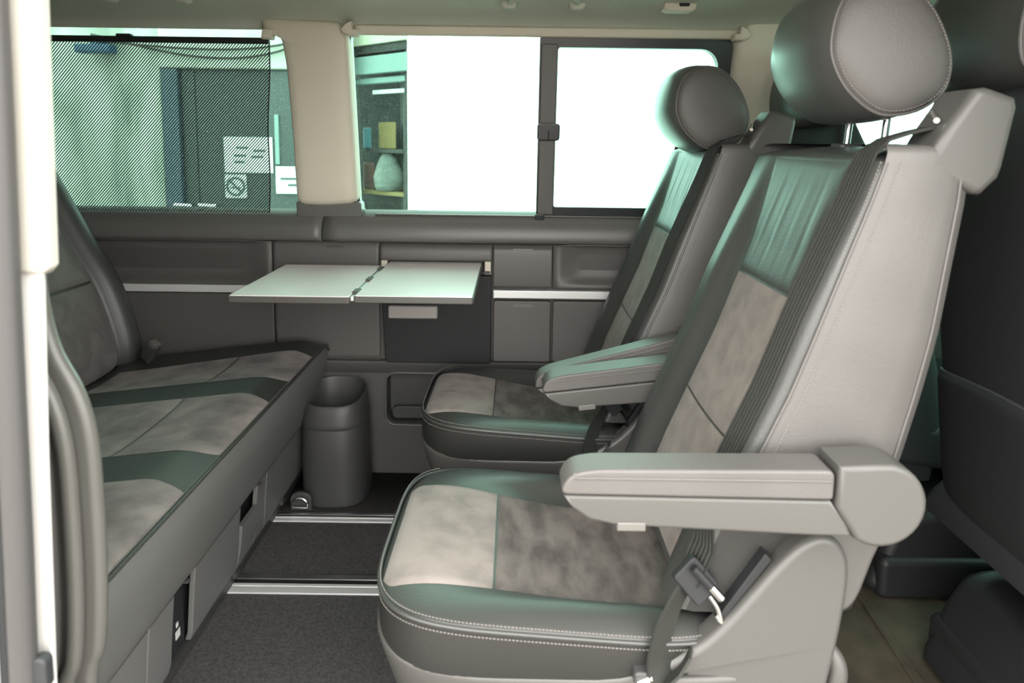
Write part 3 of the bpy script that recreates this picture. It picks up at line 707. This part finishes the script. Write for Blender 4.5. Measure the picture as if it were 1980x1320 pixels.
    OFFs = OFF.copy(); tn.data.transform(Matrix.Translation(Vector((.268, -.268, .500))+OFFs) @ Matrix.Rotation(math.radians(-40), 4, 'Y') @ Matrix.Rotation(math.radians(15), 4, 'Z') @ Matrix.Translation(-OFFs))
    tube('tongue_slot', [(.262, -.278, .525), (.305, -.278, .478)], .006, 'black_plastic', web, 8)
    tube('tongue_tip', [(.288, -.278, .497), (.304, -.278, .479)], .0062, 'chrome', web, 8)
    tube('tongue_plate', spline([(.288, -.274, .480), (.300, -.276, .462), (.306, -.276, .440), (.298, -.276, .452)], 4), .0035, 'chrome', web, 8)
    slab('belt_slot', [(.305, .438), (.318, .452), (.375, .535), (.365, .545), (.308, .455)], 'y', -.274, -.246, 'black_plastic', T, .002)
    slab('belt_anchor', rrect(.180, .212, .356, .378, .006), 'y', -.300, -.280, 'dark_plastic', T, .004)
    tube('anchor_bolt', [(.186, -.300, .363), (.205, -.300, .372)], .0055, 'chrome', T, 10)
    tube('anchor_bolt', [(.200, -.302, .362), (.205, -.297, .367)], .005, 'chrome', T, 10)
    # ---- armrests: padded top, plastic underside, pivot cap
    for (s, tilt, piv) in arms:
        y0, y1 = (-.338, -.284) if s < 0 else (.262, .326)
        cc = Vector((.489, 0, .655)); dn = Vector((0, 0, piv)); A = Matrix.Rotation(math.radians(tilt), 4, 'Y')
        def rot(x, z):
            p = A @ (Vector((x, 0, z))-cc) + cc + dn; return (p.x, p.z)
        pad = rpoly([(.064, .664), (.424, .661), (.424, .702), (.110, .699), (.078, .692)], [.014, .006, .012, .05, .02], 6)
        ap = slab('armrest', [rot(*p) for p in pad], 'y', y0, y1, 'leather_grey', T, .016, 5)
        low = [(.070, .662), (.422, .659), (.445, .628), (.455, .608), (.40, .609), (.14, .620), (.105, .628), (.082, .644)]
        slab('armrest_underside', [rot(*p) for p in low], 'y', y0+.003, y1-.003, 'shell_plastic', ap, .005, 2)
        cap = [(.428, .708), (.480, .711)]+[(.489+.058*math.cos(math.radians(a)), .654+.058*math.sin(math.radians(a))) for a in range(80, -125, -12)]+[(.440, .632), (.428, .652)]
        slab('armrest_pivot', [rot(*p) for p in cap], 'y', y0-.002, y1+.01, 'shell_plastic', ap, .008, 3)
        yb = y0+.0015
        slab('release_button', [rot(*p) for p in rrect(.142, .180, .614, .626, .002)], 'y', yb-.001, y1-.006, 'handle_grey', ap, .002)
        e = [rot(x, .688) for x in np.linspace(.085, .42, 30)]
        tube('pad_piping', [(x, y0-.0005, z) for x, z in e], .0016, 'leather_grey', ap)
        stitches('stitching', [(x, y0+.001, z+.005) for x, z in e], .0055, .0036, .0008, 'thread', ap)
    OFF = Vector((0, 0, 0))
    return T
seat_n = captain_seat('near grey leather captain seat with suede cushion, level armrest and large headrest', 1.18, 0, [(-1, 0, 0), (1, -7.5, -.034)])
seat_f = captain_seat('farther captain seat by the window with its armrest tilted and lower headrest', 1.86, -.022, [(-1, -15, 0)], head=(-.050, -.058))

# =================================================================== FRONT SEATS
def front_seat(label, yc, dx, dz, near):
    global OFF
    T = thing('front_seat', label, 'seat', (1.15+dx, yc, 0), 'front seats')
    OFF = Vector((dx, yc, 0))
    slab('pedestal', [tuple(p) for p in spline([(.93, .004), (1.30, .004), (1.32, .10), (1.26, .22), (1.02, .225), (.955, .17), (.93, .10)], 4, True)], 'y', -.24 if near else -.30, .22, 'front_base', T, .03, 4)
    slab('pedestal_skirt', rrect(.922, 1.33, .004, .115, .02), 'y', -.25 if near else -.315, .23, 'front_base', T, .03, 4)
    slab('seat_cushion', [tuple(p) for p in spline([(.93, .33), (1.40, .30), (1.50, .36), (1.50, .43), (1.42, .46), (1.05, .43), (.94, .42)], 4, True)], 'y', -.25, .25, 'front_seat_dark', T, .03, 4)
    RXF = [(.985, .28), (.945, .34), (.915, .42), (.895, .55), (.876, .70), (.845, .90), (.808, 1.05), (.790, 1.12+dz), (.805, 1.192+dz)]
    FXF = [(1.10, .28), (1.11, .34), (1.12, .42), (1.10, .55), (1.06, .70), (.99, .90), (.92, 1.05), (.885, 1.12+dz), (.855, 1.192+dz)]
    HW = [.235, .245, .25, .25, .248, .242, .225, .205, .17]
    R = spline(RXF, 4); Fx = spline(FXF, 4); hh = spline([(h, 0) for h in HW], 4)[:, 0]; rows = []
    for i in range(len(R)):
        x0, z = R[i]; x1 = Fx[i][0]; h = hh[i]; c = (x0+x1)/2; a = (x1-x0)/2
        rows.append([(c+px, py, z) for px, py in se(a, h, 4.0, 56)])
    V, Fc = loft(rows, True, True, True); obj('backrest', V, Fc, 'front_seat_dark', T, sharp=50)
    # hard back panel, its top edge a curved line
    def f(u, v):
        w_ = -1+2*v; zt = .66+.035*(w_*w_)*0+.02*(1-w_*w_); z = .33+(zt-.33)*u; h = itp(z, [p[1] for p in R], hh)*.93; y = w_*h
        xr = itp(z, [p[1] for p in R], [p[0] for p in R]); xf = itp(z, [p[1] for p in R], [p[0] for p in Fx]); a = (xf-xr)/2
        x = (xr+xf)/2-a*max(0, 1-abs(y/itp(z, [p[1] for p in R], hh))**4)**.25
        ed = min(u*.35, (1-u)*.35, v*.4, (1-v)*.4)
        return (x-.002-.007*min(1, ed/.012), y, z)
    V, Fc = grid(f, 20, 30); obj('back_panel', V, Fc, 'front_seat_dark', T, sharp=0, thick=.003)
    V, Fc = tube_vf([f(1.0, k/30) for k in range(31)], .004, 8); obj('panel_edge', V, Fc, 'dark_plastic', T)
    # headrest
    HPF = [(x-.105, z) for x, z in [(.860, 1.20), (.850, 1.26), (.868, 1.33), (.91, 1.375), (.955, 1.37), (.985, 1.32), (.99, 1.25), (.965, 1.195), (.91, 1.18)]]
    hp = spline([(x, z+dz) for x, z in HPF], 5, True); hc = hp.mean(0)
    def ring(y, s): return [(hc[0]+(x-hc[0])*s, y, hc[1]+(z-hc[1])*s) for x, z in hp]
    L = [(-.125, 1.0), (-.11, 1.04), (-.08, 1.08), (-.04, 1.1), (0, 1.105)]; L = L+[(-a, b) for a, b in L[::-1][1:]]
    V, Fc = loft([ring(y, s) for y, s in L]); obj('headrest', V, Fc, 'leather_dark', T, sharp=0)
    for sgn in (-1, 1):
        V, Fc = loft([ring(sgn*y, s) for y, s in ((.125, 1.0), (.130, .97), (.135, .9), (.139, .7), (.141, .4), (.1415, .02))], True, False, True); obj('headrest_side', V, Fc, 'leather_grey', T, sharp=0)
        V, Fc = tube_vf(ring(sgn*.125, 1.003), .003, 8, True); obj('headrest_piping', V, Fc, 'leather_grey', T)
        tube('headrest_post', [(.83, sgn*.06, 1.13+dz), (.81, sgn*.06, 1.23+dz)], .006, 'chrome', T, 10)
    OFF = Vector((0, 0, 0))
front_seat('dark back of the front passenger seat at the right edge', 1.16, .0, .045, True)
front_seat('driver seat glimpsed between the captain seat headrests', 1.88, -.005, .0, False)

# =================================================================== TABLE
tb = thing('folding_table', 'pale two-leaf folding table sticking out from the side wall', 'table', (-.40, 1.95, .70))
ZT = .732
def leaf(x0, x1, y0, y1, nm):
    lf = slab('table_leaf', rrect(x0, x1, y0, y1, .006), 'z', ZT-.019, ZT-.002, 'table_edge', tb, .003)
    slab('leaf_surface', rrect(x0+.003, x1-.003, y0+.003, y1-.003, .005), 'z', ZT-.003, ZT, 'table_top', lf, .0008)
leaf(-.713, -.4075, 1.672, 2.112, 0); leaf(-.4005, -.098, 1.684, 2.196, 1)
for y in (1.74, 1.90, 2.06):
    rbox('hinge', -.412, -.396, y-.022, y+.022, ZT-.006, ZT+.003, 'panel_lower', tb, .002)
rbox('hinge_strip', -.4085, -.3995, 1.69, 2.11, ZT-.015, ZT-.004, 'silver_strip', tb, .001)

# =================================================================== SIDE BIN AND LASHING RING
b_ = thing('side_bin', 'dark grey rounded plastic bin on the floor beside the bench', 'bin', (-.565, 2.09, 0))
def bring(s, z, slope=0.):
    out = []
    for x, y in se(.102, .112, 2.8, 56): out.append((-.552+x*s, 2.080+y*s, z+slope*(y+.122)*4.1))
    return out
V, Fc = loft([bring(1.0, .004), bring(1.0, .02), bring(.985, .15), bring(.962, .240), bring(.945, .247)], True, True, False); obj('bin_body', V, Fc, 'dark_plastic', b_, sharp=60)
V, Fc = loft([bring(.94, .243), bring(.985, .250), bring(.975, .262), bring(.925, .29, .012), bring(.88, .312, .03), bring(.845, .316, .033), bring(.82, .308, .033), bring(.79, .25), bring(.77, .20), bring(.3, .195)], True, False, True); obj('bin_rim', V, Fc, 'dark_plastic', b_, sharp=60)
lr = thing('lashing_ring', 'small metal lashing ring in a dark plate at the foot of the bin', 'ring', (-.632, 1.962, .004))
arch = [(-.664, .004), (-.600, .004), (-.600, .040)]+[(-.632+.032*math.cos(math.radians(a)), .040+.022*math.sin(math.radians(a))) for a in range(15, 180, 15)]+[(-.664, .040)]
slab('ring_plate', arch, 'y', 1.948, 1.962, 'dark_plastic', lr, .003)
V, Fc = tube_vf([(-.632+.022*math.cos(math.radians(a)), 1.942, .026+.022*math.sin(math.radians(a))) for a in range(0, 181, 15)]+[(-.654, 1.942, .018), (-.610, 1.942, .018)], .004, 8, True); obj('ring_bow', V, Fc, 'chrome', lr)

# =================================================================== OUTSIDE: yard and garage
gz = -.45
g = obj('ground', *grid(lambda u, v: (-30+70*u, 3.6+56*v, gz), 6, 6), 'ground_concrete', thick=.1)
hf = obj('ground_hall', *grid(lambda u, v: (-30+70*u, -25+28.6*v, gz), 6, 6), 'hall_floor', thick=.1); hf['kind'] = 'structure'; hf['label'] = 'darker hall floor under and before the van'; hf['category'] = 'ground'; g['kind'] = 'structure'; g['label'] = 'pale concrete yard around the van'; g['category'] = 'ground'
GY = 5.0
gw = struct(rbox('wall_garage', -9, -2.55, GY, GY+.3, gz, 3.4, 'garage_concrete', None, .01), 'stained concrete garage wall seen through the mesh blind', 'wall')
rbox('lintel_band', -2.55, -1.20, GY-.02, GY+.3, 1.62, 3.4, 'garage_band', gw, .01)
gd = thing('garage_door', 'dark grey steel garage door with notices behind the blind', 'door', (-1.9, GY, gz))
rbox('door_leaf', -2.315, -1.56, GY+.03, GY+.09, gz+.01, 1.615, 'garage_door', gd, .004)
rbox('door_leaf', -2.42, -2.32, GY+.03, GY+.09, gz+.01, 1.615, 'garage_door', gd, .004)
rbox('door_frame', -2.545, -2.425, GY-.01, GY+.12, gz+.01, 1.618, 'garage_blue', gd, .006)
rbox('door_leaf', -1.555, -1.22, GY+.02, GY+.08, gz+.01, 1.615, 'garage_door', gd, .004)
rbox('door_edge', -1.745, -1.715, GY+.012, GY+.032, .94, 1.30, 'shed_teal', gd, .003)
for x in (-2.48, -2.30):
    tube('door_handle', [(x, GY-.03, .640), (x+.13, GY-.03, .635)], .012, 'chrome', gd); tube('handle_neck', [(x+.01, GY+.03, .64), (x+.01, GY-.03, .64)], .013, 'chrome', gd)
def sign(x0, x1, z0, z1, label, lines, nosmoke=False, y=GY+.026):
    t = thing('notice_sign', label, 'sign', ((x0+x1)/2, y, z0))
    rbox('sign_plate', x0, x1, y-.008, y, z0, z1, 'paper', t, .001)
    for (a, b, zz) in lines: rbox('print_line', x0+(x1-x0)*a, x0+(x1-x0)*b, y-.010, y-.0078, z0+(z1-z0)*zz-.008, z0+(z1-z0)*zz+.008, 'print_grey', t, 0)
    if nosmoke:
        cx_, cz_, r_ = (x0+x1)/2, (z0+z1)/2, (x1-x0)*.40
        V, Fc = tube_vf([(cx_+r_*math.cos(a*.2094), y-.010, cz_+r_*math.sin(a*.2094)) for a in range(30)], .009, 6, True); obj('ban_ring', V, Fc, 'print_grey', t)
        tube('ban_slash', [(cx_-r_*.7, y-.010, cz_+r_*.7), (cx_+r_*.7, y-.010, cz_-r_*.7)], .008, 'print_grey', t)
        tube('cigarette', [(cx_-r_*.6, y-.009, cz_-.01), (cx_+r_*.5, y-.009, cz_-.01)], .006, 'print_grey', t)
sign(-2.12, -1.765, .875, 1.135, 'larger white notice on the dark garage door', [(.25, .5, .70), (.2, .45, .48), (.6, .85, .62), (.55, .8, .45), (.2, .42, .30)])
sign(-2.122, -1.965, .688, .860, 'small square no smoking sign below the larger notice', [], True)
sign(-1.745, -1.45, .725, .925, 'white notice seen between blind edge and beige pillar', [(.12, .9, .55), (.3, .75, .32)], y=GY+.018)
fl_ = thing('wall_lamp', 'small blue lamp box high on the garage wall', 'lamp', (-2.93, GY-.12, 1.70))
rbox('lamp_box', -3.05, -2.80, GY-.18, GY-.08, 1.70, 1.76, 'lamp_blue', fl_, .012); rbox('lamp_arm', -2.96, -2.91, GY-.14, GY, 1.75, 1.82, 'lamp_blue', fl_, .006)
for i, (za, zb, nm) in enumerate(((1.90, 1.70, 'upper thin cable sagging across the wall above the garage door'), (1.86, 1.75, 'lower thin cable sagging across the wall above the garage door'))):
    c_ = tube('wall_cable', spline([(-3.0, GY-.05, za-.06), (-2.3, GY-.05, zb), (-1.75, GY-.05, zb+.02), (-1.2, GY-.05, za+.04)], 8), .008, 'shed_dark'); tag(c_, nm, 'cable')
# open shed at the corner, turned towards the van
A0, B0 = Vector((-1.20, 5.20, 0)), Vector((-.742, 4.80, 0)); dirv = (B0-A0); LN = dirv.length; dirv.normalize(); nrm = Vector((-.22, .97, 0))
def shed_pt(s, z, d): p = A0+dirv*s+nrm*d; return (p.x, p.y, z)
sh = thing('open_shed', 'dark open shed with pale beams beyond the sliding window', 'shed', (-1.0, 5.2, gz))
def sbox(nm, s0, s1, d0, d1, z0, z1, m, parent=None, bev=.004):
    V = [shed_pt(s, z, d) for z in (z0, z1) for d in (d0, d1) for s in (s0, s1)]
    Fc = [(0, 1, 3, 2), (4, 5, 7, 6), (0, 1, 5, 4), (2, 3, 7, 6), (0, 2, 6, 4), (1, 3, 7, 5)]
    o = obj(nm, V, Fc, m, parent, smooth=False)
    if bev:
        k = o.modifiers.new('b', 'BEVEL'); k.width = bev; k.segments = 2
    return o
sbox('back_wall', -.9, LN-.02, .55, .6, gz, 2.6, 'shed_dark', sh); sbox('side_wall', LN-.025, LN, .0, .6, gz, 2.6, 'shed_dark', sh)
sbox('corner_post', -.12, -.02, .0, .08, gz, 2.6, 'shed_red', sh)
sbox('roof_beam', -.15, LN, -.06, .08, 1.805, 2.6, 'shed_cream', sh); sbox('roof_beam', -.15, LN, -.02, .5, 1.745, 1.80, 'shed_dark', sh)
sbox('roof_beam', -.15, LN, -.05, .04, 1.60, 1.725, 'shed_teal', sh); sbox('roof_beam', -.15, LN, .02, .14, 1.535, 1.575, 'shed_teal', sh)
sbox('shelf', .10, LN-.03, .15, .5, .715, .745, 'ochre', sh); sbox('shelf', .12, LN-.03, .15, .5, 1.03, 1.06, 'shed_dark', sh); sbox('floor_board', -.1, LN, .0, .6, gz, gz+.05, 'shed_dark', sh)
o = sbox('tube_lamp', .22, LN-.02, .10, .13, 1.462, 1.492, 'paper'); tag(o, 'pale tube lamp under the shed roof', 'lamp')
def sack():
    rings = []
    for k, (r, z) in enumerate(((.10, .75), (.125, .78), (.12, .85), (.09, .93), (.06, 1.0), (.045, 1.025))):
        c = Vector(shed_pt(.42, 0, .27)); rings.append([(c.x+r*(1+.12*math.sin(3*a+k))*math.cos(a), c.y+r*(1+.12*math.cos(4*a+k))*math.sin(a), z) for a in np.linspace(0, 2*math.pi, 24, endpoint=False)])
    V, Fc = loft(rings, True, True, True); o = obj('sack', V, Fc, 'sack'); tag(o, 'pale crumpled sack on the ochre shed shelf', 'sack')
sack()
def boxthing(nm, s0, s1, d0, d1, z0, z1, m, label, cat):
    o = sbox(nm, s0, s1, d0, d1, z0, z1, m, None, .01); tag(o, label, cat)
boxthing('carton', .30, .50, .22, .40, 1.06, 1.26, 'ochre', 'brownish yellow carton on the upper shed shelf', 'box')
boxthing('canister', .10, .20, .20, .32, 1.06, 1.22, 'cyan_thing', 'bluish canister on the upper shed shelf', 'canister')
boxthing('crate', .10, .24, .20, .40, .747, .95, 'shed_red', 'dark red crate beside the sack in the shed', 'crate')
